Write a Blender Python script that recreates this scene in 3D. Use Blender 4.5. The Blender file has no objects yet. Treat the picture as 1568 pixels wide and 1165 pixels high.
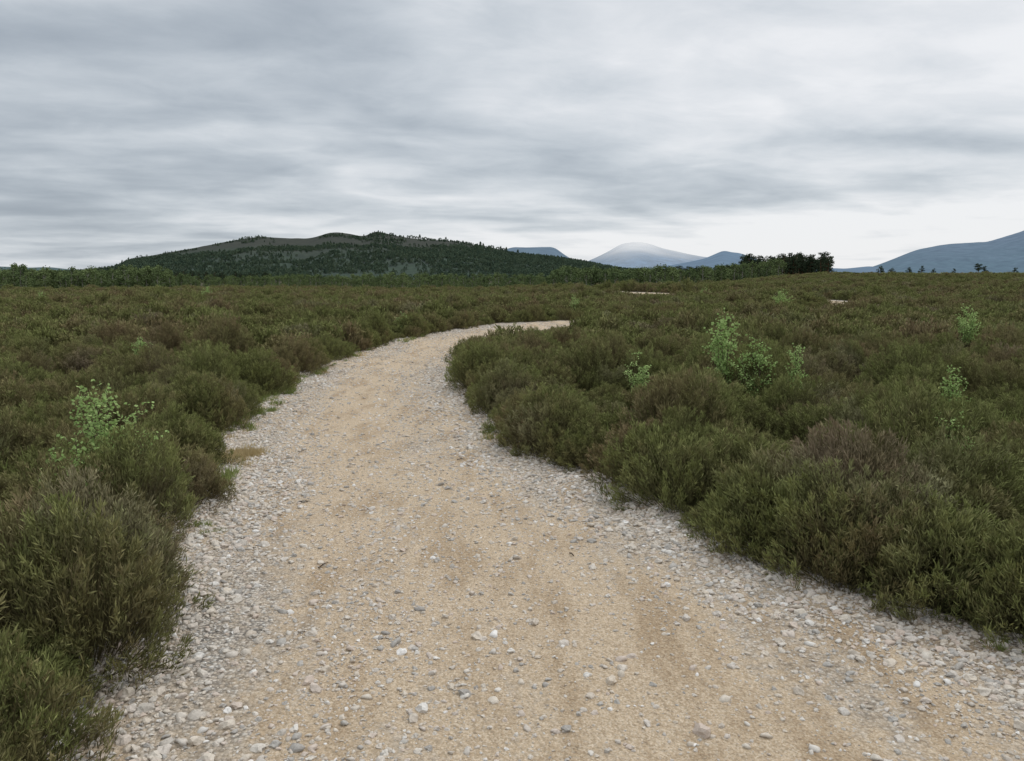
import bpy, math, random
import numpy as np
from mathutils import noise as mn, Vector
RNG = np.random.default_rng(7)
random.seed(7)
scene = bpy.context.scene
EYE = 1.6

# ------------------------------------------------------------ helpers
def link(o, parent=None):
    scene.collection.objects.link(o)
    if parent: o.parent = parent
    return o
def nrm(v):
    return v/np.maximum(np.linalg.norm(v, axis=-1, keepdims=True), 1e-9)
def sstep(a, b, x):
    t = np.clip((x-a)/(b-a), 0, 1); return t*t*(3-2*t)

class MB:
    """quad-soup mesh builder with colour attribute and material slots"""
    def __init__(s): s.P=[]; s.C=[]; s.M=[]
    def quads(s, P, C, m=0):
        P=np.asarray(P,float); n=len(P)
        C=np.asarray(C,float)
        if C.ndim==1: C=np.broadcast_to(C,(n,4,3))
        elif C.ndim==2: C=np.broadcast_to(C[:,None,:],(n,4,3))
        s.P.append(P); s.C.append(C); s.M.append(np.full(n,m))
    def tube(s, pts, rad, sides=6, col=(1,0,.5), m=0):
        pts=np.asarray(pts,float); rings=[]
        for i,p in enumerate(pts):
            d = pts[min(i+1,len(pts)-1)]-pts[max(i-1,0)]
            d = d/max(np.linalg.norm(d),1e-9)
            a = np.cross(d,[0.31,0.9,0.2]); a/=max(np.linalg.norm(a),1e-9); b=np.cross(d,a)
            an=np.linspace(0,2*np.pi,sides,endpoint=False)
            rings.append(p+rad[i]*(np.cos(an)[:,None]*a+np.sin(an)[:,None]*b))
        Q=[]
        for i in range(len(pts)-1):
            for k in range(sides):
                k2=(k+1)%sides
                Q.append([rings[i][k],rings[i][k2],rings[i+1][k2],rings[i+1][k]])
        s.quads(Q,np.array(col,float),m)
    def build(s, name, mats):
        P=np.concatenate(s.P); C=np.concatenate(s.C); M=np.concatenate(s.M)
        n=len(P); me=bpy.data.meshes.new(name)
        me.from_pydata(P.reshape(-1,3).tolist(),[],np.arange(4*n).reshape(-1,4).tolist())
        ca=me.color_attributes.new("Col",'FLOAT_COLOR','POINT')
        ca.data.foreach_set("color",np.concatenate([C.reshape(-1,3),np.ones((4*n,1))],1).ravel().astype(np.float32))
        for m in mats: me.materials.append(m)
        me.polygons.foreach_set("material_index",M.astype(np.int32))
        me.update(); return me

def sprigs(p,d,L,w,c0,c1,mid=.55):
    n=len(p); d=nrm(d); sd=nrm(np.cross(d,RNG.normal(size=(n,3))))
    L=np.broadcast_to(L,(n,))[:,None]; w=np.broadcast_to(w,(n,))[:,None]
    P=np.stack([p,p+d*L*mid+sd*w/2,p+d*L,p+d*L*mid-sd*w/2],1)
    C=np.stack([c0,(c0+c1)/2,c1,(c0+c1)/2],1)
    return P,C

# ------------------------------------------------------------ materials
def newmat(name):
    m=bpy.data.materials.new(name); m.use_nodes=True
    nt=m.node_tree; nt.nodes.clear()
    out=nt.nodes.new('ShaderNodeOutputMaterial')
    return m,nt,out
def N(nt,t,**k):
    n=nt.nodes.new(t)
    for a,b in k.items(): setattr(n,a,b)
    return n
def mixc(nt,f,a,b,blend='MIX'):
    n=nt.nodes.new('ShaderNodeMix'); n.data_type='RGBA'; n.blend_type=blend
    for sock,val in ((n.inputs[0],f),(n.inputs[6],a),(n.inputs[7],b)):
        if hasattr(val,'is_output'): nt.links.new(val,sock)
        elif isinstance(val,(int,float)): sock.default_value=val
        else: sock.default_value=(*val,1)
    return n.outputs[2]
def mth(nt,op,a,b=None,c=None,clamp=False):
    n=nt.nodes.new('ShaderNodeMath'); n.operation=op; n.use_clamp=clamp
    for i,v in enumerate((a,b,c)):
        if v is None: continue
        if hasattr(v,'is_output'): nt.links.new(v,n.inputs[i])
        else: n.inputs[i].default_value=v
    return n.outputs[0]
def ramp(nt,fac,stops,interp='LINEAR'):
    n=nt.nodes.new('ShaderNodeValToRGB'); r=n.color_ramp; r.interpolation=interp
    while len(r.elements)<len(stops): r.elements.new(0.5)
    for e,(p,c) in zip(r.elements,stops):
        e.position=p; e.color=(*c,1) if not isinstance(c,(int,float)) else (c,c,c,1)
    nt.links.new(fac,n.inputs[0]); return n.outputs[0]
def noise(nt,vec,scale,detail=3,rough=.5,dist=0.0,out=0):
    n=nt.nodes.new('ShaderNodeTexNoise'); n.inputs['Scale'].default_value=scale
    n.inputs['Detail'].default_value=detail; n.inputs['Roughness'].default_value=rough
    n.inputs['Distortion'].default_value=dist
    nt.links.new(vec,n.inputs['Vector']); return n.outputs[out]
def leafy(nt,out,col,tr=.25):
    d=N(nt,'ShaderNodeBsdfDiffuse'); nt.links.new(col,d.inputs[0])
    if tr<=0: nt.links.new(d.outputs[0],out.inputs[0]); return
    t=N(nt,'ShaderNodeBsdfTranslucent'); mx=N(nt,'ShaderNodeMixShader')
    nt.links.new(col,t.inputs[0]); mx.inputs[0].default_value=tr
    nt.links.new(d.outputs[0],mx.inputs[1]); nt.links.new(t.outputs[0],mx.inputs[2])
    nt.links.new(mx.outputs[0],out.inputs[0])

def mat_heather():
    m,nt,out=newmat("heather_foliage")
    at=N(nt,'ShaderNodeAttribute',attribute_name="Col"); sp=N(nt,'ShaderNodeSeparateColor'); nt.links.new(at.outputs['Color'],sp.inputs[0])
    geo=N(nt,'ShaderNodeNewGeometry'); oi=N(nt,'ShaderNodeObjectInfo')
    c=mixc(nt,sp.outputs[2],(.150,.175,.058),(.320,.345,.125))
    n1=noise(nt,geo.outputs['Position'],.22,4,.6); n2=noise(nt,geo.outputs['Position'],1.3,2)
    f=mth(nt,'MULTIPLY',sp.outputs[1],.50)
    f=mth(nt,'ADD',f,mth(nt,'MULTIPLY_ADD',n1,2.2,-1.12))
    f=mth(nt,'ADD',f,mth(nt,'MULTIPLY_ADD',n2,1.5,-.80))
    f=mth(nt,'ADD',f,mth(nt,'MULTIPLY_ADD',oi.outputs['Random'],.8,-.32),clamp=True)
    c=mixc(nt,f,c,(.285,.218,.122))
    n3=noise(nt,geo.outputs['Position'],.7,2)
    g=ramp(nt,n3,[(.58,0.0),(.70,1.0)]); g=mth(nt,'MULTIPLY',g,.45)
    c=mixc(nt,g,c,(.33,.275,.215))
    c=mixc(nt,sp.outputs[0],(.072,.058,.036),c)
    leafy(nt,out,c,0); return m
def mat_leaf(name,ca,cb,tr=.3,rnd=.5):
    m,nt,out=newmat(name)
    at=N(nt,'ShaderNodeAttribute',attribute_name="Col"); sp=N(nt,'ShaderNodeSeparateColor'); nt.links.new(at.outputs['Color'],sp.inputs[0])
    oi=N(nt,'ShaderNodeObjectInfo')
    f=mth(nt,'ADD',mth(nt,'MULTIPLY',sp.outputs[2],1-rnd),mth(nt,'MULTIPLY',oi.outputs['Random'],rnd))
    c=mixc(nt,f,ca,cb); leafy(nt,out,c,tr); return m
def mat_bark(name,ca,cb,sc=20):
    m,nt,out=newmat(name); geo=N(nt,'ShaderNodeNewGeometry')
    c=ramp(nt,noise(nt,geo.outputs['Position'],sc,4),[(.35,ca),(.6,cb)])
    d=N(nt,'ShaderNodeBsdfDiffuse'); nt.links.new(c,d.inputs[0]); nt.links.new(d.outputs[0],out.inputs[0]); return m
def mat_ground():
    m,nt,out=newmat("moorland_soil"); geo=N(nt,'ShaderNodeNewGeometry')
    n1=noise(nt,geo.outputs['Position'],.05,6,.65); n2=noise(nt,geo.outputs['Position'],9,5,.7)
    c=ramp(nt,n1,[(.35,(.05,.06,.027)),(.5,(.065,.058,.034)),(.65,(.06,.075,.027))])
    c=mixc(nt,.6,c,ramp(nt,n2,[(.3,(.022,.018,.012)),(.7,(.09,.075,.045))]))
    b=N(nt,'ShaderNodeBsdfPrincipled'); b.inputs['Roughness'].default_value=1; b.inputs['Specular IOR Level'].default_value=.1
    bp=N(nt,'ShaderNodeBump'); bp.inputs['Strength'].default_value=.8; bp.inputs['Distance'].default_value=.04
    nt.links.new(n2,bp.inputs['Height']); nt.links.new(bp.outputs[0],b.inputs['Normal'])
    nt.links.new(c,b.inputs['Base Color']); nt.links.new(b.outputs[0],out.inputs[0]); return m
def mat_path():
    m,nt,out=newmat("sandy_gravel"); geo=N(nt,'ShaderNodeNewGeometry'); P=geo.outputs['Position']
    at=N(nt,'ShaderNodeAttribute',attribute_name="edge")
    mp=N(nt,'ShaderNodeMapping'); mp.inputs['Scale'].default_value=(1.6,.45,1); nt.links.new(P,mp.inputs[0])
    big=noise(nt,mp.outputs[0],1.1,5,.65)
    sand=ramp(nt,noise(nt,P,34,6,.75),[(.30,(.29,.205,.125)),(.5,(.52,.385,.24)),(.68,(.68,.54,.38))])
    v=N(nt,'ShaderNodeTexVoronoi'); v.inputs['Scale'].default_value=62; nt.links.new(P,v.inputs['Vector'])
    sv=N(nt,'ShaderNodeSeparateColor'); nt.links.new(v.outputs['Color'],sv.inputs[0])
    peb=ramp(nt,sv.outputs[0],[(0,(.23,.205,.175)),(.3,(.40,.36,.31)),(.55,(.51,.435,.35)),(.8,(.60,.55,.48)),(1,(.74,.71,.65))])
    gap=ramp(nt,v.outputs['Distance'],[(.35,1.0),(.75,.45)])
    peb=mixc(nt,1.0,peb,gap,'MULTIPLY')
    v2=N(nt,'ShaderNodeTexVoronoi'); v2.inputs['Scale'].default_value=150; nt.links.new(P,v2.inputs['Vector'])
    s2=N(nt,'ShaderNodeSeparateColor'); nt.links.new(v2.outputs['Color'],s2.inputs[0])
    grit=ramp(nt,s2.outputs[1],[(0,(.26,.21,.155)),(.5,(.49,.395,.29)),(1,(.73,.66,.55))])
    sand=mixc(nt,.45,sand,grit)
    f=mth(nt,'MULTIPLY_ADD',big,3.4,-1.68)
    f=mth(nt,'ADD',f,mth(nt,'MULTIPLY_ADD',at.outputs['Fac'],1.2,-.44))
    f=mth(nt,'ADD',f,mth(nt,'MULTIPLY_ADD',noise(nt,P,14,3),1.6,-.8),clamp=True)
    c=mixc(nt,f,sand,peb)
    wet=ramp(nt,noise(nt,mp.outputs[0],2.3,4,.6),[(.36,(.78,.74,.69)),(.52,(1,1,1))])
    c=mixc(nt,1.0,c,wet,'MULTIPLY')
    sp=ramp(nt,noise(nt,P,11,6,.8),[(.29,.38),(.38,1.0)])
    c=mixc(nt,1.0,c,sp,'MULTIPLY')
    h=mth(nt,'ADD',mth(nt,'MULTIPLY',v.outputs['Distance'],-.7),noise(nt,P,25,6,.75))
    b=N(nt,'ShaderNodeBsdfPrincipled'); b.inputs['Roughness'].default_value=.95; b.inputs['Specular IOR Level'].default_value=.2
    bp=N(nt,'ShaderNodeBump'); bp.inputs['Strength'].default_value=.8; bp.inputs['Distance'].default_value=.025
    nt.links.new(h,bp.inputs['Height']); nt.links.new(bp.outputs[0],b.inputs['Normal'])
    nt.links.new(c,b.inputs['Base Color']); nt.links.new(b.outputs[0],out.inputs[0]); return m
def mat_stone():
    m,nt,out=newmat("pebble_stone"); oi=N(nt,'ShaderNodeObjectInfo'); geo=N(nt,'ShaderNodeNewGeometry')
    c=ramp(nt,oi.outputs['Random'],[(0,(.20,.19,.18)),(.12,(.34,.33,.31)),(.28,(.48,.40,.31)),(.45,(.54,.50,.45)),(.6,(.50,.38,.30)),(.7,(.56,.52,.46)),(.85,(.56,.47,.36)),(.95,(.67,.65,.61)),(1,(.82,.80,.77))])
    c=mixc(nt,.4,c,ramp(nt,noise(nt,geo.outputs['Position'],160,3,.7),[(.3,(.26,.23,.19)),(.7,(.67,.62,.55))]))
    b=N(nt,'ShaderNodeBsdfPrincipled'); b.inputs['Roughness'].default_value=.9; b.inputs['Specular IOR Level'].default_value=.2
    nt.links.new(c,b.inputs['Base Color']); nt.links.new(b.outputs[0],out.inputs[0]); return m
def mat_hill(name,low,high,rock,rocky=.0,z0=20,z1=110,haze=None,hz=0.0,sc=.006,top=None):
    m,nt,out=newmat(name); geo=N(nt,'ShaderNodeNewGeometry'); P=geo.outputs['Position']
    sx=N(nt,'ShaderNodeSeparateXYZ'); nt.links.new(P,sx.inputs[0])
    n1=noise(nt,P,sc,7,.65); n2=noise(nt,P,sc*6,6,.7)
    f=mth(nt,'DIVIDE',mth(nt,'SUBTRACT',sx.outputs[2],z0),z1-z0)
    f=mth(nt,'ADD',f,mth(nt,'MULTIPLY_ADD',n1,2.0,-1.0),clamp=True)
    c=mixc(nt,f,low,high)
    c=mixc(nt,1.0,c,ramp(nt,n2,[(.3,.5),(.7,1.45)]),'MULTIPLY')
    if rocky>0:
        r=ramp(nt,noise(nt,P,sc*4,8,.75),[(.61,0.0),(.71,rocky)])
        c=mixc(nt,r,c,rock)
    d=N(nt,'ShaderNodeBsdfDiffuse'); nt.links.new(c,d.inputs[0]); sh=d.outputs[0]
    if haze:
        e=N(nt,'ShaderNodeEmission'); e.inputs[0].default_value=(*haze,1)  # aerial haze painted into the hill surface as emission
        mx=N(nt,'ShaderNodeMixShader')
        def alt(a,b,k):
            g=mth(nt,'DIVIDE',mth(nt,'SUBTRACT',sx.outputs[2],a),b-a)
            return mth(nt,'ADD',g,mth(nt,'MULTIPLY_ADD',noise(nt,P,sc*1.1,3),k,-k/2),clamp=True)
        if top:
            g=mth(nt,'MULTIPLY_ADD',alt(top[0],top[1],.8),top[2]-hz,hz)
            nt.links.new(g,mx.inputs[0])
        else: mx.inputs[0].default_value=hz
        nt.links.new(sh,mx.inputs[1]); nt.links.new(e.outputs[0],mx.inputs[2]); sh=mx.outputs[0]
        if top and len(top)>3:   # summit fades to transparent, standing in for mist
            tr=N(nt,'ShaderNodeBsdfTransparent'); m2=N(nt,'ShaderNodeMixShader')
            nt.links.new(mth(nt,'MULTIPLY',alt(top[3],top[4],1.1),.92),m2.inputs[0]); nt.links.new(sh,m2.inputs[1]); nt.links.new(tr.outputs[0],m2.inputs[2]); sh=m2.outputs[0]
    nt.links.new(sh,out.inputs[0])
    return m

M_heather=mat_heather(); M_ground=mat_ground(); M_path=mat_path(); M_stone=mat_stone()
M_twig=mat_bark("twig_bark",(.05,.035,.025),(.11,.085,.065))
M_birchbark=mat_bark("birch_bark",(.12,.10,.08),(.35,.33,.30),6)
M_pinebark=mat_bark("pine_bark",(.05,.03,.02),(.14,.08,.05),4)
M_sap=mat_leaf("young_birch_leaf",(.25,.38,.12),(.44,.56,.23),.35,.3)
M_birch=mat_leaf("birch_leaf",(.075,.110,.050),(.165,.205,.085),0,.6)
M_pine=mat_leaf("pine_needles",(.030,.044,.028),(.060,.080,.045),0,.5)
M_conif=mat_leaf("hill_forest_needles",(.055,.088,.064),(.118,.155,.098),0,.75)
M_grass=mat_leaf("grass_blade",(.15,.19,.055),(.29,.33,.12),.3,.4)
M_dry=mat_leaf("dry_grass_blade",(.40,.31,.16),(.55,.45,.26),.3,.4)

# ------------------------------------------------------------ path outline (metres)
PL=[(-1.0,-8),(-1.15,0),(-1.25,1.6),(-1.36,2.4),(-1.52,2.75),(-1.46,3.2),(-1.58,3.7),(-1.66,4.1),(-1.90,4.6),(-2.15,5.0),(-1.98,5.4),(-2.12,5.9),(-2.45,6.6),(-2.75,7.4),(-2.83,8.3),(-3.05,9.6),(-3.18,10.9),(-3.22,12.2),(-3.3,13.5),(-3.22,16.4),(-2.87,19.6),(-1.85,22.8),(-.2,25.8),(2.2,27.6),(6,30.2),(11.5,34.2),(16.2,40.5),(17.4,48),(16.0,54.2),(12.8,58.8),(10.0,60.8),(7.2,63.8),(6,70),(6.5,80)]
PR=[(5.0,-8),(3.9,0),(3.3,1.6),(2.85,2.4),(2.45,2.85),(2.12,3.2),(1.76,3.55),(1.42,4.0),(1.25,4.4),(1.05,4.85),(.86,5.2),(.6,5.75),(.27,6.5),(-.02,7.3),(-.2,8.3),(-.42,9.4),(-.65,10.6),(-.85,12.0),(-1.03,13.5),(-1.05,16.2),(-.35,18.8),(.9,21.0),(2.6,23.2),(4.6,25.6),(7.4,28.2),(13,32.6),(18.4,39.8),(19.6,48.2),(17.8,55.4),(14,60.6),(11.2,62.7),(9,65.4),(8,70.4),(8.5,80)]
PL=np.array(PL,float); PR=np.array(PR,float)
POLY=np.concatenate([PL,PR[::-1]])
def path_dist(x,y):
    """signed distance to the path outline, positive outside"""
    x=np.asarray(x,float); y=np.asarray(y,float)
    dmin=np.full(x.shape,1e9); ins=np.zeros(x.shape,bool)
    n=len(POLY)
    for i in range(n):
        a=POLY[i]; b=POLY[(i+1)%n]; e=b-a
        t=np.clip(((x-a[0])*e[0]+(y-a[1])*e[1])/(e@e),0,1)
        dmin=np.minimum(dmin,np.hypot(x-a[0]-t*e[0],y-a[1]-t*e[1]))
        c=((a[1]>y)!=(b[1]>y))
        with np.errstate(divide='ignore',invalid='ignore'):
            xi=e[0]*(y-a[1])/(e[1] if abs(e[1])>1e-9 else 1e-9)+a[0]
        ins^=(c&(x<xi))
    return np.where(ins,-dmin,dmin)
_w=[(random.uniform(0,6.28),random.uniform(0,6.28)) for _ in range(10)]
def waves(x,y,lam,k0=0,k=4):
    s=0
    for i in range(k):
        a,p=_w[(k0+i)%10]; l=lam*(1+.37*i)
        s=s+np.sin((x*math.cos(a)+y*math.sin(a))*2*math.pi/l+p)
    return s/k
def hg(x,y,pd=None):
    x=np.asarray(x,float); y=np.asarray(y,float)
    r=np.hypot(x,y); b=x/np.maximum(y,1.0); b=np.clip(b,-3,3)
    R=sstep(.10,.40,b)*(y>0)
    h=R*1.60*sstep(30,150,r)-R*1.4*sstep(175,260,r)
    h=h-(1-R)*2.5*sstep(95,150,r)
    if pd is None: pd=path_dist(x,y)
    und=.13*waves(x,y,7)+.24*waves(x,y,34,4)*sstep(15,60,r)
    und=und+.40*np.exp(-((x-10.5)/4)**2-((y-67)/5.5)**2)
    near=sstep(.1,3.5,pd)*.9+.1*sstep(30,60,y)
    h=h+und*np.where(y>45,np.maximum(near,sstep(45,58,y)),near)
    h=h+.06*sstep(0.1,1.0,pd)*(r<60)
    h=h+.10*sstep(18.5,27,y)*(1-sstep(30,50,y))*np.exp(-((x-2)/9)**2)
    h=h+.45*np.exp(-((x-14)/3.2)**2-((y-41)/4.5)**2)*sstep(0,2.5,pd)
    return h

# ------------------------------------------------------------ ground sheet
def ground():
    n=420; s=np.linspace(-1,1,n); k=9.2; X=14000*np.sinh(k*s)/math.sinh(k)
    gx,gy=np.meshgrid(X,X); gx=gx.ravel(); gy=gy.ravel()
    z=hg(gx,gy)
    i=np.arange(n-1); a=(i[:,None]*n+i[None,:]).ravel()
    F=np.stack([a,a+1,a+n+1,a+n],1)
    me=bpy.data.meshes.new("moorland_ground"); me.from_pydata(np.stack([gx,gy,z],1).tolist(),[],F.tolist())
    me.materials.append(M_ground); me.polygons.foreach_set("use_smooth",[True]*len(F))
    link(bpy.data.objects.new("moorland_ground",me))
ground()

# ------------------------------------------------------------ gravel path
def path():
    V=[];E=[];m=22;sub=10; rows=[]
    for i in range(len(PL)-1):
        for t in np.linspace(0,1,sub,endpoint=False):
            rows.append((PL[i]*(1-t)+PL[i+1]*t,PR[i]*(1-t)+PR[i+1]*t))
    for l,r in rows:
        d=(r-l); w=np.linalg.norm(d); d/=w
        for j in range(m):
            t=j/(m-1); s=-.35+t*(w+.7); p=l+d*s
            V.append((p[0],p[1])); E.append(abs(2*t-1))
    V=np.array(V); z=hg(V[:,0],V[:,1])+.03+.06*sstep(20,40,V[:,1])
    z+=.010*waves(V[:,0],V[:,1],.55,1,5)*1.0+.012*waves(V[:,0],V[:,1],1.7,3,4)
    V3=np.column_stack([V,z]); n=len(rows); F=[]
    for i in range(n-1):
        for j in range(m-1):
            a=i*m+j; F.append((a,a+1,a+m+1,a+m))
    me=bpy.data.meshes.new("gravel_path"); me.from_pydata(V3.tolist(),[],F); me.materials.append(M_path)
    at=me.attributes.new("edge",'FLOAT','POINT'); at.data.foreach_set("value",np.array(E,np.float32))
    me.polygons.foreach_set("use_smooth",[True]*len(F))
    link(bpy.data.objects.new("gravel_path",me))
path()
def path_z(x,y):
    return hg(x,y)+.03+.06*sstep(20,40,y)+.010*waves(x,y,.55,1,5)+.012*waves(x,y,1.7,3,4)

# ------------------------------------------------------------ instancing
def scatter(name,srcs,pos,rot,scl,idx):
    col=bpy.data.collections.new(name+"_parts")
    for o in srcs: col.objects.link(o)
    n=len(pos); me=bpy.data.meshes.new(name); me.from_pydata(np.asarray(pos).tolist(),[],[])
    a=me.attributes.new("rot",'FLOAT_VECTOR','POINT'); a.data.foreach_set("vector",np.asarray(rot,np.float32).ravel())
    a=me.attributes.new("scl",'FLOAT_VECTOR','POINT'); a.data.foreach_set("vector",np.asarray(scl,np.float32).ravel())
    a=me.attributes.new("idx",'INT','POINT'); a.data.foreach_set("value",np.asarray(idx,np.int32))
    ob=link(bpy.data.objects.new(name,me))
    ng=bpy.data.node_groups.new(name+"_scatter",'GeometryNodeTree')
    ng.interface.new_socket("Geometry",in_out='INPUT',socket_type='NodeSocketGeometry')
    ng.interface.new_socket("Geometry",in_out='OUTPUT',socket_type='NodeSocketGeometry')
    gi=ng.nodes.new('NodeGroupInput'); go=ng.nodes.new('NodeGroupOutput')
    ci=ng.nodes.new('GeometryNodeCollectionInfo'); ci.inputs['Collection'].default_value=col
    ci.inputs['Separate Children'].default_value=True; ci.inputs['Reset Children'].default_value=True
    ip=ng.nodes.new('GeometryNodeInstanceOnPoints'); ip.inputs['Pick Instance'].default_value=True
    def na(nm,t):
        q=ng.nodes.new('GeometryNodeInputNamedAttribute'); q.data_type=t; q.inputs['Name'].default_value=nm
        return [o for o in q.outputs if o.enabled and o.name=='Attribute'][0]
    L=ng.links.new
    L(gi.outputs[0],ip.inputs['Points']); L(ci.outputs[0],ip.inputs['Instance'])
    L(na("idx",'INT'),ip.inputs['Instance Index']); L(na("rot",'FLOAT_VECTOR'),ip.inputs['Rotation']); L(na("scl",'FLOAT_VECTOR'),ip.inputs['Scale'])
    L(ip.outputs[0],go.inputs[0])
    md=ob.modifiers.new("scatter",'NODES'); md.node_group=ng
    return ob
def srcobj(name,me): return bpy.data.objects.new(name,me)

# ------------------------------------------------------------ heather
def heather_mesh(name,tufts,per,R,H,w,brown,Lr=(.018,.044),spread=.020,jit=.42):
    mb=MB(); ph=RNG.uniform(0,2*np.pi,tufts); rho=np.sqrt(RNG.uniform(0,1,tufts))
    lob=1+.16*np.sin(ph*3+RNG.uniform(0,6))+.1*np.sin(ph*5+RNG.uniform(0,6))
    x=rho*R*lob*np.cos(ph); y=rho*R*lob*np.sin(ph)
    z=H*np.clip(1-rho**2.4,0,1)**.5*RNG.uniform(.74,1.12,tufts)+.03
    rim=RNG.uniform(0,1,tufts)<.2
    z=np.where(rim,RNG.uniform(.05,.8,tufts)*z,z)
    T=np.stack([x,y,z],1)
    D=nrm(np.stack([x/R*.75,y/R*.75,np.full(tufts,1.0)],1)+RNG.normal(0,.2,(tufts,3)))
    tb=np.clip(RNG.normal(brown,.28,tufts),0,1); tg=RNG.uniform(0,1,tufts)
    k=np.repeat(np.arange(tufts),per); n=len(k)
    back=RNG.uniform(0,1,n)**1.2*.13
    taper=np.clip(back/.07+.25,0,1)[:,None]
    p=T[k]-D[k]*back[:,None]+RNG.normal(0,spread,(n,3))*taper
    p[:,2]=np.maximum(p[:,2],.005)
    d=D[k]+RNG.normal(0,jit,(n,3)); d[:,2]=np.abs(d[:,2])*.9+.1
    L=RNG.uniform(Lr[0],Lr[1],n)
    tip_fac=np.clip(1-back/.13*.75,.1,1)  # own colour: woody brown towards the base, lighter tips
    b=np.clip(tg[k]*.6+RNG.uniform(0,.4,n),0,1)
    c0=np.stack([tip_fac*.6,tb[k],b],1); c1=np.stack([np.minimum(1,tip_fac*1.05),tb[k],b],1)
    P,C=sprigs(p,d,L,w*RNG.uniform(.7,1.3,n),c0,c1); mb.quads(P,C)
    # woody stems
    base=np.stack([x*.25,y*.25,np.zeros(tufts)],1)+RNG.normal(0,.02,(tufts,3)); base[:,2]=-.02
    dd=T-base; l=np.linalg.norm(dd,axis=1)
    P,C=sprigs(base,dd,l,.007,np.tile([.25,.6,.3],(tufts,1)),np.tile([.3,.6,.4],(tufts,1))); mb.quads(P,C)
    return mb.build(name,[M_heather])
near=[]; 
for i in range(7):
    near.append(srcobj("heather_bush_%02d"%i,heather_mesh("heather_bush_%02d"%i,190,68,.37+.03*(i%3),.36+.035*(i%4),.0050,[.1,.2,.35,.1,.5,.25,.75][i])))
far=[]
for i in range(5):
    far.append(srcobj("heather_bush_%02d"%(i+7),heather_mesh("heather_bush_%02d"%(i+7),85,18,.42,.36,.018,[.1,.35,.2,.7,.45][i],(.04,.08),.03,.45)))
def jgrid(s,y0,y1,spread=1.0,pad=5):
    xm=spread*y1+pad; gx,gy=np.meshgrid(np.arange(-xm,xm,s),np.arange(y0,y1,s))
    gx=gx.ravel()+RNG.uniform(-.48,.48,gx.size)*s; gy=gy.ravel()+RNG.uniform(-.48,.48,gy.size)*s
    k=(np.abs(gx)<spread*np.maximum(gy,0)+pad); return gx[k],gy[k]
def cell(x,y,s):
    """distance (in cells) to nearest jittered centre and that centre's random"""
    ix=np.floor(x/s).astype(int); iy=np.floor(y/s).astype(int); best=np.full(x.shape,9.); rv=np.zeros(x.shape)
    def h(a,b,k):
        v=np.sin(a*127.1+b*311.7+k*74.7)*43758.5453; return v-np.floor(v)
    for dx in (-1,0,1):
        for dy in (-1,0,1):
            a=ix+dx;b=iy+dy; cx=a+.15+.7*h(a,b,1);cy=b+.15+.7*h(a,b,2)
            d=np.hypot(x/s-cx,y/s-cy); m=d<best; best=np.where(m,d,best); rv=np.where(m,h(a,b,3),rv)
    return best,rv
def mound(x,y,s=1.05,k=2.8,lo=.24):
    d,r=cell(x,y,s); return np.clip(1.22+.36*r-k*d*d,lo,1.6)
def bendlow(x,y):   # shorter heather on the inside of the bend
    return 1-.27*np.exp(-((x-.2)/2.0)**4-((y-18.5)/4.0)**4)
HP=[];HR=[];HS=[];HI=[]
def addh(x,y,sx,sz,lo,hi):
    n=len(x); z=hg(x,y)
    HP.append(np.stack([x,y,z-.015],1)); HR.append(np.stack([RNG.normal(0,.10,n),RNG.normal(0,.10,n),RNG.uniform(0,6.28,n)],1))
    HS.append(np.stack([sx,sx,sz*bendlow(x,y)],1)); HI.append(RNG.integers(lo,hi,n))
def hvar(x,y): return 1+.14*waves(x,y,2.6,2,5)+.12*waves(x,y,9,5,4)
x,y=jgrid(.43,-1.5,15,.85,3.5); pd=path_dist(x,y); k=pd>.30; x,y,pd=x[k],y[k],pd[k]
s=RNG.uniform(.75,1.2,len(x)); s*=np.where(pd<.5,.85,1); addh(x,y,s*(.60+.37*mound(x,y)),s*RNG.uniform(.88,1.12,len(x))*hvar(x,y)*mound(x,y),0,7)
x,y=jgrid(.56,15,46,.85,4); pd=path_dist(x,y); k=pd>.35; x,y=x[k],y[k]
s=RNG.uniform(.8,1.3,len(x)); m_=mound(x,y,1.6,2.9,.22); addh(x,y,s*(.72+.28*m_),np.clip(s,0,1.3)*1.0*hvar(x,y)*m_,7,12)
x,y=jgrid(1.0,46,125,.85,4); pd=path_dist(x,y); k=(pd>.5); x,y,pd=x[k],y[k],pd[k]
win=(np.abs(x-11.0)<1.6)&(y>52)&(y<62)
s=RNG.uniform(1.2,2.0,len(x)); addh(x,y,s*np.where(pd<1.3,.6,1),RNG.uniform(.7,1.5,len(x))*hvar(x,y)*mound(x,y,3.0,2.4,.3)*np.where(win,.42,1)*np.where((pd<3)&~win,1.4,1),7,12)
x,y=jgrid(2.1,125,300,.85,4); 
s=RNG.uniform(3,5,len(x)); addh(x,y,s,RNG.uniform(1.0,2.1,len(x)),7,12)
# border bushes hugging the path outline
ex=[];ey=[];es=[]
for side,poly in ((-1,PL),(1,PR)):
    for i in range(1,26):
        a,b=poly[i],poly[i+1]; L=np.linalg.norm(b-a); t=(b-a)/L; nn=np.array([-t[1],t[0]])*(-side)
        st=.38 if a[1]<12 else .46
        for q in np.arange(0,L,st):
            s=random.uniform(.75,1.15)
            off=.27*s/0.9+random.uniform(-.03,.10)
            if random.random()<.10: continue
            p=a+t*q+nn*off; ex.append(p[0]);ey.append(p[1]);es.append(s)
ex=np.array(ex);ey=np.array(ey);es=np.array(es); mm=mound(ex,ey); addh(ex,ey,es*(.55+.42*mm),es*RNG.uniform(.85,1.1,len(es))*(.28+.75*mm),0,7)
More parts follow.
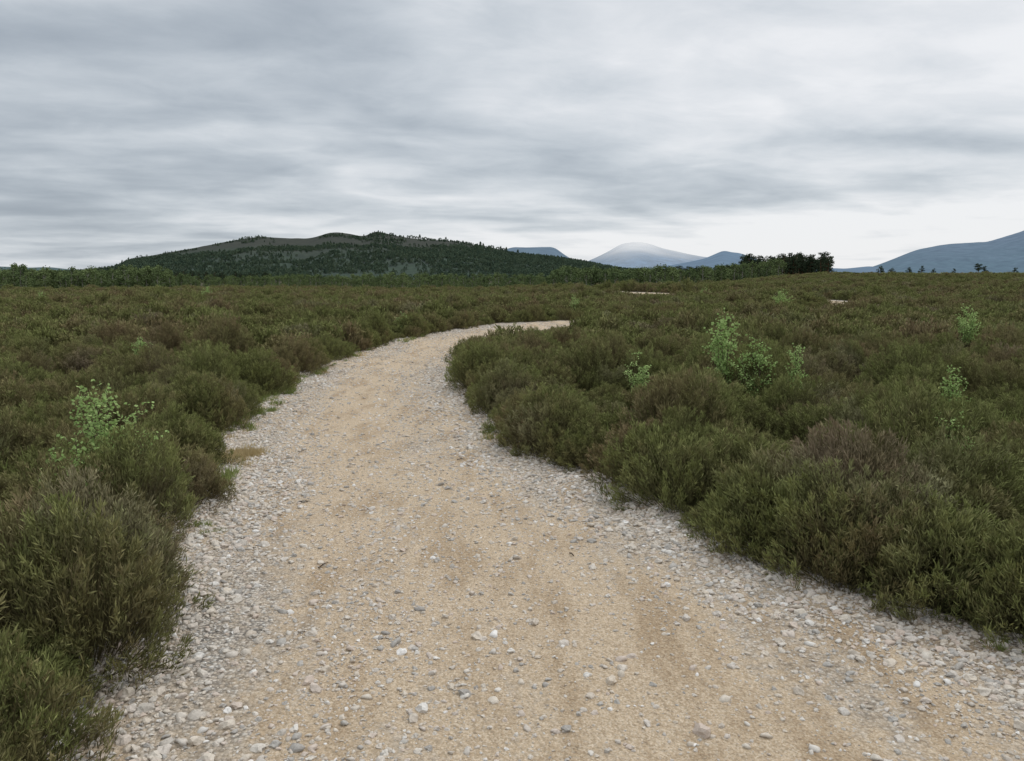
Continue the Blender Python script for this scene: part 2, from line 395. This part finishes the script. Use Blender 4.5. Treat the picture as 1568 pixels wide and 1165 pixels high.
# thick old heather on the near side of the far bend
bx=RNG.uniform(10.5,19,150); by=RNG.uniform(33,54,150); pdb=path_dist(bx,by); kb=(pdb>.5)&(pdb<4.5)&(bx<17.5); bx,by=bx[kb],by[kb]
addh(bx,by,RNG.uniform(1.3,1.9,len(bx)),RNG.uniform(1.2,1.7,len(bx)),7,12)
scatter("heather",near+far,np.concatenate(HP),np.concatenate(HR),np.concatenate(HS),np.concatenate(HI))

# ------------------------------------------------------------ gravel stones
def stone_mesh(i):
    import bmesh
    bm=bmesh.new(); bmesh.ops.create_icosphere(bm,subdivisions=2,radius=1)
    o=Vector((i*7.3,i*3.1,0))
    for v in bm.verts:
        k=1+.60*mn.noise(v.co*1.1+o)+.22*mn.noise(v.co*2.7+o)
        v.co=Vector((v.co.x*k,v.co.y*k*(.65+.06*(i%4)),v.co.z*k*(.45+.05*(i%3))))
    me=bpy.data.meshes.new("pebble_%d"%i); bm.to_mesh(me); bm.free(); me.materials.append(M_stone)
    me.polygons.foreach_set("use_smooth",[i%3==0]*len(me.polygons)); return me
st=[srcobj("pebble_%d"%i,stone_mesh(i)) for i in range(8)]
SX=[];SY=[];SS=[]
def stones(y0,y1,n,r0,sig,rmax):
    x=RNG.uniform(-3.6,4.2,n*3); y=RNG.uniform(y0,y1,n*3); pd=path_dist(x,y)
    keep=(pd<.22)
    dens=.30+.70*np.clip(1-(-pd)/1.15,0,1)**1.3
    dens*=.40+1.05*np.clip(.5+.9*waves(x*1.5,y*.5,1.3,3,5),0,1)
    keep&=RNG.uniform(0,1,len(x))<dens; x,y,pd=x[keep],y[keep],pd[keep]
    SX.append(x);SY.append(y);SS.append(np.minimum(r0*np.exp(RNG.normal(0,sig,len(x)))*np.where(pd>-.55,1.2,.95),rmax))
stones(1.2,4.5,27000,.0057,.58,.030)
stones(4.5,8,22000,.0074,.52,.030)
stones(8,14,13000,.011,.42,.030)
stones(14,26,8000,.015,.35,.032)
x=np.concatenate(SX);y=np.concatenate(SY);s=np.concatenate(SS)
bigs=np.array([(1.02,5.35,.04),(.93,4.95,.035),(.66,2.62,.042),(-1.33,2.75,.034),(.1,3.5,.03),(.45,3.15,.028),(-1.0,3.3,.03),(-.75,2.9,.03),(1.35,3.6,.03),(1.5,3.75,.035),(2.3,2.6,.04),(-.35,2.7,.026),(-.2,3.85,.024),(1.1,2.9,.026),(.9,5.0,.03),(.2,6.1,.03),(.1,7.0,.03),(-.05,7.2,.026)])
ne=560; bx=[];by=[];bs_=[]
for _ in range(ne):
    side=random.choice((0,1)); poly=(PL,PR)[side]; i=random.randint(1,16); t=random.random(); q=poly[i]*(1-t)+poly[i+1]*t
    bx.append(q[0]+(1,-1)[side]*abs(random.gauss(.12,.28))); by.append(q[1]); bs_.append(random.uniform(.013,.028))
x=np.concatenate([x,bigs[:,0],bx]);y=np.concatenate([y,bigs[:,1],by]);s=np.concatenate([s,bigs[:,2],bs_]); n=len(x)
scatter("gravel",st,np.stack([x,y,path_z(x,y)+s*.08],1),np.stack([RNG.normal(0,.3,n),RNG.normal(0,.3,n),RNG.uniform(0,6.28,n)],1),np.stack([s,s,s],1),RNG.integers(0,8,n))

# ------------------------------------------------------------ grass tufts on the verge
def tuft_mesh(name,mat,n=70,h=.12):
    mb=MB(); p=RNG.normal(0,.04,(n,3)); p[:,2]=0; d=RNG.normal(0,.5,(n,3)); d[:,2]=1
    c=np.tile([1,0,.5],(n,1))*1.0; c[:,2]=RNG.uniform(0,1,n)
    P,C=sprigs(p,d,RNG.uniform(.4,1,n)*h,.006,c,c,.4); mb.quads(P,C); return mb.build(name,[mat])
gs=[srcobj("grass_tuft_%d"%i,tuft_mesh("grass_tuft_%d"%i,M_grass)) for i in range(3)]+[srcobj("grass_tuft_9",tuft_mesh("grass_tuft_9",M_dry,60,.09))]
gx=[];gy=[];gi=[];gz=[]
def gpatch(cx,cy,rx,ry,n,dry=False,sc=1.):
    for _ in range(n):
        gx.append(random.gauss(cx,rx));gy.append(random.gauss(cy,ry));gi.append(3 if dry or random.random()<.15 else random.randint(0,2));gz.append(random.uniform(.5,1.2)*sc)
gpatch(-3.15,10.9,.10,.5,36); gpatch(-3.0,9.3,.08,.4,18); gpatch(-3.25,13,.08,.7,16); gpatch(-2.9,8.2,.10,.25,10)
gpatch(-2.42,7.0,.12,.14,60,True,.9); gpatch(-2.55,6.55,.07,.18,12); gpatch(-3.15,16.5,.08,1.0,14); gpatch(-2.7,20,.15,.8,12)
gpatch(-.18,8.0,.06,.2,10); gpatch(2.05,3.25,.05,.05,6,False,.5); gpatch(.95,5.2,.05,.1,5,False,.5); gpatch(-2.2,6.0,.08,.2,8); gpatch(-1.9,4.9,.05,.08,6,False,.6)
for _ in range(200):
    yy=random.uniform(3,40); xx=random.uniform(-.8,.8)*yy
    if path_dist(np.array([xx]),np.array([yy]))[0]>.5:
        gx.append(xx);gy.append(yy);gi.append(random.randint(0,2));gz.append(random.uniform(2.6,3.8))
gx=np.array(gx);gy=np.array(gy);gz=np.array(gz); n=len(gx)
scatter("grass",gs,np.stack([gx,gy,hg(gx,gy)+.02],1),np.stack([np.zeros(n),np.zeros(n),RNG.uniform(0,6.28,n)],1),np.stack([gz,gz,gz],1),gi)

# ------------------------------------------------------------ birch saplings
def sapling_mesh(name,h,w,seed):
    rg=np.random.default_rng(seed); mb=MB(); lp=[]
    ns=5+int(w*11)
    for i in range(ns):
        a=rg.uniform(0,6.28); rr=w*.5*rg.uniform(.25,1); hh=h*(1-.45*(rr/(w*.5))**1.5)*rg.uniform(.85,1.05) if i else h
        if i==0: rr=w*.05
        pts=[np.array([math.cos(a)*rr*t**1.3,math.sin(a)*rr*t**1.3,hh*t])+rg.normal(0,.01,3)*t for t in np.linspace(0,1,7)]
        mb.tube(pts,np.linspace(.005,.0015,7),4,(1,0,.5),0)
        for _ in range(int(9+h*11)):
            t=rg.uniform(.35,1); q=t*6; k=min(int(q),5); p=pts[k]*(1-(q-k))+pts[k+1]*(q-k)
            d=rg.normal(0,1,3); d[2]=abs(d[2])*.6+.2; d/=np.linalg.norm(d); l=rg.uniform(.04,.14)*(.6+h*.4)
            mb.tube([p,p+d*l],[.0016,.0008],3,(1,0,.5),0)
            for u in np.linspace(.15,1,int(4+l*32)): lp.append(p+d*l*u+rg.normal(0,.012,3))
    lp=np.array(lp); n=len(lp); d=rg.normal(0,1,(n,3)); d[:,2]=d[:,2]*.6
    c=np.ones((n,3)); c[:,2]=rg.uniform(0,1,n)
    sz=.025 if h<.88 else .031
    P,C=sprigs(lp,d,rg.uniform(.8,1.3,n)*sz,sz*.85,c,c,.45); mb.quads(P,C,1)
    return mb.build(name,[M_twig,M_sap])
SAP=[(-2.75,5.4,.86,.72),(-2.62,4.7,.62,.46),(2.42,9.0,1.12,.66),(2.70,8.8,.84,.60),(3.2,9.0,.76,.30),(3.05,5.5,.64,.34),(1.5,9.5,.62,.32),(8.5,15,.95,.6),(11.7,35,1.1,1.0),(2.3,30,.8,.5),(-5.1,11,.70,.45),(-2.95,21.6,.60,.5),(-20.4,35,.85,.6),(-17,45,1.0,.9),(12,50,1.0,.8),(4.7,8.5,.58,.28)]
for i,(X,Y,h,w) in enumerate(SAP):
    o=bpy.data.objects.new("birch_sapling",sapling_mesh("birch_sapling",h,w,100+i)); o.location=(X,Y,float(hg(np.array([X]),np.array([Y]))[0])); link(o)

# small twigs on the path
for i,(X,Y,l,a) in enumerate([(-.48,6.85,.07,.3),(-1.05,4.2,.09,1.2),(.35,4.4,.05,2.0),(-1.5,5.5,.08,.1)]):
    mb=MB(); z=float(path_z(np.array([X]),np.array([Y]))[0])+.008; d=np.array([math.cos(a),math.sin(a),0])
    mb.tube([np.array([0,0,0]),d*l*.5+np.array([0,0,.006]),d*l],[.004,.0035,.002],5)
    mb.tube([d*l*.5+np.array([0,0,.006]),d*l*.6+np.array([-d[1],d[0],0])*l*.3],[.002,.001],4)
    o=bpy.data.objects.new("twig",mb.build("twig",[M_twig])); o.location=(X,Y,z); link(o)

# ------------------------------------------------------------ distant trees
def clumpy(mb,cent,rad,n,size,m,flat=1.0,base=.3):
    k=RNG.integers(0,len(cent),n); v=nrm(RNG.normal(size=(n,3)))*(RNG.uniform(0,1,n)**.45)[:,None]; v[:,2]*=flat
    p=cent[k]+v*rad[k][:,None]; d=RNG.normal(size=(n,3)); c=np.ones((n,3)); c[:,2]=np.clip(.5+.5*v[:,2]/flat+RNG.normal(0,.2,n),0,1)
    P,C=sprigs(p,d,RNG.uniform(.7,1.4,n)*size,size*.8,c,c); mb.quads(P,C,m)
def birch_mesh(name,seed):
    rg=np.random.default_rng(seed); mb=MB(); H=6
    tr=[np.array([rg.normal(0,.12)*t,rg.normal(0,.12)*t,H*t]) for t in np.linspace(0,.9,6)]
    mb.tube(tr,np.linspace(.11,.02,6),6); cs=[];rs=[]
    for i in range(15):
        t=rg.uniform(.18,.98); a=rg.uniform(0,6.28); r=(1-abs(t-.45)*1.15)*rg.uniform(.5,1.8); b=np.array([0,0,H*t*.8])
        e=np.array([math.cos(a)*r,math.sin(a)*r,H*t]); mb.tube([b,(b+e)/2+[0,0,.1],e],[.04,.03,.01],4); cs.append(e); rs.append(rg.uniform(.5,.95))
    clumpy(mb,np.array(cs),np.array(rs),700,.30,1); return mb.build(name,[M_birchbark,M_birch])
def pine_mesh(name,seed):
    rg=np.random.default_rng(seed); mb=MB(); H=9
    tr=[np.array([rg.normal(0,.15)*t,rg.normal(0,.15)*t,H*t]) for t in np.linspace(0,.95,6)]
    mb.tube(tr,np.linspace(.2,.04,6),6); cs=[];rs=[]
    for i in range(17):
        t=rg.uniform(.38,1.0); a=rg.uniform(0,6.28); r=2.3*(1.15-t)**.5*rg.uniform(.3,1.2); b=np.array([0,0,H*t*.92])
        e=np.array([math.cos(a)*r,math.sin(a)*r,H*t]); mb.tube([b,(b+e)/2,e],[.07,.05,.02],4); cs.append(e); rs.append(rg.uniform(.6,1.15))
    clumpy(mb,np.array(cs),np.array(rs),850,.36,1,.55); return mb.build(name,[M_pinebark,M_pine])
def conif_mesh(name,seed,round_=False):
    rg=np.random.default_rng(seed); mb=MB(); H=11; mb.tube([[0,0,0],[0,0,H*.9]],[.2,.05],4)
    n=130; t=rg.uniform(.08,1,n)**.8; a=rg.uniform(0,6.28,n); r=(2.6*(1-t)+.2 if not round_ else 3.0*np.sqrt(np.clip(1-(2*t-1)**2,0,1))+.3)*rg.uniform(.5,1.1,n)
    p=np.stack([np.cos(a)*r,np.sin(a)*r,H*t*(1 if not round_ else .8)],1); d=p*[1,1,0]+rg.normal(0,.8,(n,3)); c=np.ones((n,3)); c[:,2]=rg.uniform(0,1,n)
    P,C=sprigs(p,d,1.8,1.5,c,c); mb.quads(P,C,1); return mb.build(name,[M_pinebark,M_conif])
def place(name,srcs,pts,s0,s1,zoff=0,zf=None):
    pts=np.array(pts); n=len(pts); s=RNG.uniform(s0,s1,n) if pts.shape[1]<3 else pts[:,2]
    z=(hg(pts[:,0],pts[:,1],np.full(n,99.)) if zf is None else zf)+zoff
    scatter(name,srcs,np.stack([pts[:,0],pts[:,1],z],1),np.stack([np.zeros(n),np.zeros(n),RNG.uniform(0,6.28,n)],1),np.stack([s*RNG.uniform(.85,1.2,n),s*RNG.uniform(.85,1.2,n),s],1),RNG.integers(0,len(srcs),n))
bt=[srcobj("birch_tree_%d"%i,birch_mesh("birch_tree_%d"%i,i)) for i in range(4)]
pt=[srcobj("scots_pine_%d"%i,pine_mesh("scots_pine_%d"%i,20+i)) for i in range(4)]
ct=[srcobj("forest_tree_%d"%i,conif_mesh("forest_tree_%d"%i,40+i,i%2==1)) for i in range(4)]
B=[]
def band(b0,b1,r0,r1,n,s0,s1):
    for _ in range(n):
        r=random.uniform(r0,r1); B.append((random.uniform(b0,b1)*r,r,random.uniform(s0,s1)))
band(-.95,-.60,170,250,240,.8,1.2); band(-.62,-.42,175,270,250,.78,1.12); band(-.46,-.17,220,330,270,.52,.85)
band(-.19,.07,190,300,240,.45,.9); band(.05,.20,180,300,320,.75,1.08); band(.17,.34,200,300,290,.62,.95); band(.3,.42,230,320,60,.45,.7)
band(-.02,.08,120,160,14,.3,.45); band(.43,.95,240,330,12,.4,.55)
place("distant_birch_wood",bt,B,0,0)
B=[]
band(.285,.39,215,270,95,.64,.90); band(.20,.30,260,330,75,.58,.78); band(.04,.2,280,360,80,.6,.82); band(-.62,-.3,280,350,100,.55,.78)
for b,s in ((.455,.42),(.468,.34),(.49,.36),(.505,.42),(.52,.34),(.545,.34),(.575,.52),(.582,.42),(.62,.35),(.66,.4),(.7,.5)): B.append((b*280,280,s+.16))
place("distant_pine_wood",pt,B,0,0)

# ------------------------------------------------------------ hills
def make_hill(name,prof,Df,Dr,mat,nb=260,nt_=60,rough=.06,seed=0,z0=-3,shape=1.0):
    pb=np.array([p[0] for p in prof])/1000; pe=np.array([p[1] for p in prof])/1000
    bs=np.linspace(pb[0],pb[-1],nb); es=np.interp(bs,pb,pe)
    k=np.ones(5)/5; es=np.convolve(np.pad(es,2,'edge'),k,'valid')
    ts=np.concatenate([np.linspace(0,1,nt_),np.linspace(1.03,1.6,14)])
    G=np.zeros((len(ts),nb,3))
    for j,b in enumerate(bs):
        H=es[j]*Dr+EYE-z0
        for i,t in enumerate(ts):
            r=Df+(Dr-Df)*t
            pr=(t**shape)*(1.35-.35*t*t) if t<=1 else max(0,1-((t-1)/.6)**1.3*1.0)
            pr=min(pr,1.0)
            q=Vector((b*r,r,seed*100))*(1.0/(.22*(Dr-Df)))
            nz=mn.fractal(q,.9,2.1,6)
            amp=rough*max(H,20)*(math.sin(min(t,1)*math.pi*.93+.1)+.12)
            G[i,j]=(b*r,r,z0+H*pr*.99+nz*amp*2.2)
            if t<1: G[i,j,2]=min(G[i,j,2],(es[j]*r*(.35+.65*t))+EYE+.5 if t>.0 else 1e9)
    n=len(ts); F=[(i*nb+j,i*nb+j+1,(i+1)*nb+j+1,(i+1)*nb+j) for i in range(n-1) for j in range(nb-1)]
    me=bpy.data.meshes.new(name); me.from_pydata(G.reshape(-1,3).tolist(),[],F); me.materials.append(mat)
    me.polygons.foreach_set("use_smooth",[True]*len(F)); link(bpy.data.objects.new(name,me)); return G,bs,ts
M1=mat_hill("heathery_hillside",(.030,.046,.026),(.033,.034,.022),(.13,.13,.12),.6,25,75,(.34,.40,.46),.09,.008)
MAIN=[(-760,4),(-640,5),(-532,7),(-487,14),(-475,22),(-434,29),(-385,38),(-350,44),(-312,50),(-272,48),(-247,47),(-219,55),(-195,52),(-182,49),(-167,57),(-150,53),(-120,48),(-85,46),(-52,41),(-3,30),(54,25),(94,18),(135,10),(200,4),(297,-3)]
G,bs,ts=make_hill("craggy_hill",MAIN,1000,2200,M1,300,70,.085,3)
# forest on the hill
FP=[]
nt0,nb0=G.shape[:2]
for _ in range(32000):
    i=random.uniform(0,69.5); j=random.uniform(0,nb0-1.01); a=int(i);c=int(j); fi=i-a; fj=j-c
    p=(G[a,c]*(1-fi)+G[a+1,c]*fi)*(1-fj)+(G[a,c+1]*(1-fi)+G[a+1,c+1]*fi)*fj
    b=bs[c]; zrel=(p[2])/max(G[69,c,2],12.)   # height relative to the crest
    m=mn.fractal(Vector((p[0]*.007,p[1]*.005,1.7)),.8,2.,5)
    lim=.72-1.38*zrel+(1.5*float(sstep(-.13,.0,b)))+(.45 if b<-.45 else 0)
    if m*1.3+lim>random.uniform(-.30,.35): FP.append((p[0],p[1],p[2],random.uniform(.36,.72)))
for b in np.linspace(-.13,-.0,34):
    if random.random()<.75:
        j=int(np.clip(np.searchsorted(bs,b+random.uniform(-.004,.004)),0,nb0-1)); p=G[69,j]; FP.append((p[0],p[1],p[2]-1,random.uniform(.7,1.4)))
FP=np.array(FP); place("hill_forest",ct,np.stack([FP[:,0],FP[:,1],FP[:,3]],1),0,0,-.6,FP[:,2])

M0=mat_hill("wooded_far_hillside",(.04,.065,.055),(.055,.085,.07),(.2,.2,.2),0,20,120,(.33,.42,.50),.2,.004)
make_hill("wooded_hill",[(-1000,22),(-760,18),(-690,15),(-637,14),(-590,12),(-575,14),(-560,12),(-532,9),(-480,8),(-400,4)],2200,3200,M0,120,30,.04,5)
MA=mat_hill("haze_blue_hillside",(.055,.085,.105),(.07,.10,.125),(.2,.2,.2),0,20,200,(.26,.36,.48),.40,.0018)  # blue base colour stands in for distance haze
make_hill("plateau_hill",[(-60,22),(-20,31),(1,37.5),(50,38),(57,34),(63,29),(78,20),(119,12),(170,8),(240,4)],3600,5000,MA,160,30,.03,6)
MBm=mat_hill("misty_mountainside",(.10,.17,.26),(.12,.18,.26),(.2,.2,.2),0,20,300,(.46,.53,.61),.40,.0012,(130,520,.75,90,400))  # blue-grey base and glow paint in the mist
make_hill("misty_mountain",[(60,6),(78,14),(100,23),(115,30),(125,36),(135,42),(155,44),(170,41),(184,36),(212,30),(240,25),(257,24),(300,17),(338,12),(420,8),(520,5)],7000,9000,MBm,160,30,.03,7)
MC=mat_hill("haze_slate_blue_hillside",(.06,.095,.125),(.07,.11,.145),(.2,.2,.2),0,20,200,(.27,.37,.51),.44,.0016)  # slate blue is aerial haze put into the base colour
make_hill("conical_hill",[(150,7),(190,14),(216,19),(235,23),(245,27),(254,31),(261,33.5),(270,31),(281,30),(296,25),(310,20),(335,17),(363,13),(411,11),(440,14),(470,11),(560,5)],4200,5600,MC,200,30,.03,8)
MD=mat_hill("haze_blue_mountainside",(.055,.09,.095),(.09,.115,.14),(.2,.2,.2),0,60,330,(.24,.34,.48),.38,.0020,None)  # bluish base colour paints the haze of distance
make_hill("blue_mountain",[(400,2),(430,9),(452,16),(472,24),(486,30),(501,35),(515,38),(533,41),(560,43),(585,45),(607,51),(637,60),(690,71),(745,76),(867,64),(1000,50)],4500,6500,MD,220,40,.05,9)

# ------------------------------------------------------------ overcast sky (world)
w=bpy.data.worlds.new("World"); scene.world=w; w.use_nodes=True; nt=w.node_tree; nt.nodes.clear()
out=N(nt,'ShaderNodeOutputWorld'); tc=N(nt,'ShaderNodeTexCoord'); sx=N(nt,'ShaderNodeSeparateXYZ'); nt.links.new(tc.outputs['Generated'],sx.inputs[0])
SUN_EL,SUN_AZ=math.radians(52),math.radians(35)
sky=N(nt,'ShaderNodeTexSky'); sky.sky_type='NISHITA'; sky.sun_disc=False; sky.sun_elevation=SUN_EL; sky.sun_rotation=SUN_AZ
bg1=N(nt,'ShaderNodeBackground'); bg1.inputs[1].default_value=.1; nt.links.new(sky.outputs[0],bg1.inputs[0])
z=mth(nt,'MAXIMUM',sx.outputs[2],0.0); den=mth(nt,'ADD',z,.13)
px=mth(nt,'DIVIDE',sx.outputs[0],den); py=mth(nt,'DIVIDE',sx.outputs[1],den)
cb=N(nt,'ShaderNodeCombineXYZ'); nt.links.new(mth(nt,'ADD',mth(nt,'MULTIPLY',px,.95),mth(nt,'MULTIPLY',py,.10)),cb.inputs[0]); nt.links.new(mth(nt,'ADD',mth(nt,'MULTIPLY',py,1.2),mth(nt,'MULTIPLY',px,-.22)),cb.inputs[1])
cb.inputs[2].default_value=5.1
n1=noise(nt,cb.outputs[0],.9,3,.45,.5); n2=noise(nt,cb.outputs[0],2.8,6,.6,.3)
# thin layered streaks low in the sky
cs2=N(nt,'ShaderNodeCombineXYZ'); nt.links.new(mth(nt,'MULTIPLY',sx.outputs[0],2.2),cs2.inputs[0]); nt.links.new(mth(nt,'MULTIPLY',sx.outputs[2],26.0),cs2.inputs[1]); nt.links.new(mth(nt,'MULTIPLY',sx.outputs[1],2.2),cs2.inputs[2])
n3=noise(nt,cs2.outputs[0],1.3,4,.55,.4)
base=ramp(nt,z,[(0,.86),(.035,.92),(.065,.78),(.10,.50),(.15,.50),(.21,.74),(.30,.84),(.6,.76)])
lowz=ramp(nt,z,[(.05,1.0),(.14,0.0)])
side=mth(nt,'MULTIPLY',sx.outputs[0],mth(nt,'MULTIPLY_ADD',lowz,.50,.28))
V=mth(nt,'ADD',base,side)
V=mth(nt,'ADD',V,mth(nt,'MULTIPLY_ADD',n1,1.6,-.86))
V=mth(nt,'ADD',V,mth(nt,'MULTIPLY_ADD',n2,.60,-.30))
V=mth(nt,'ADD',V,mth(nt,'MULTIPLY',lowz,mth(nt,'MULTIPLY_ADD',n3,1.1,-.60)),clamp=True)
col=ramp(nt,V,[(0,(.33,.375,.43)),(.3,(.43,.48,.535)),(.6,(.62,.665,.71)),(.85,(.79,.81,.84)),(1,(.88,.89,.91))],'B_SPLINE')
zen=mth(nt,'MULTIPLY_ADD',ramp(nt,z,[(.33,0.0),(.9,1.0)]),.9,1.0)
bg2=N(nt,'ShaderNodeBackground'); nt.links.new(col,bg2.inputs[0]); nt.links.new(zen,bg2.inputs[1])
mx=N(nt,'ShaderNodeMixShader'); mx.inputs[0].default_value=.94
nt.links.new(bg1.outputs[0],mx.inputs[1]); nt.links.new(bg2.outputs[0],mx.inputs[2]); nt.links.new(mx.outputs[0],out.inputs[0])

sl=bpy.data.lights.new("sun",'SUN'); sl.energy=1.1; sl.angle=math.radians(25); sl.color=(1,.96,.90)
so=link(bpy.data.objects.new("sun",sl)); so.rotation_euler=(math.radians(90)-SUN_EL,0,math.pi-SUN_AZ); so.location=(0,0,60)

cam=bpy.data.cameras.new("camera"); cam.sensor_width=36; cam.lens=28.24; cam.clip_start=.05; cam.clip_end=40000
co=link(bpy.data.objects.new("camera",cam)); co.location=(0,0,EYE); co.rotation_euler=(math.radians(90-7.3),0,0); scene.camera=co
scene.view_settings.view_transform='Standard'; scene.view_settings.look='None'; scene.view_settings.exposure=0
print("heather instances",sum(len(a) for a in HP),"stones",n)
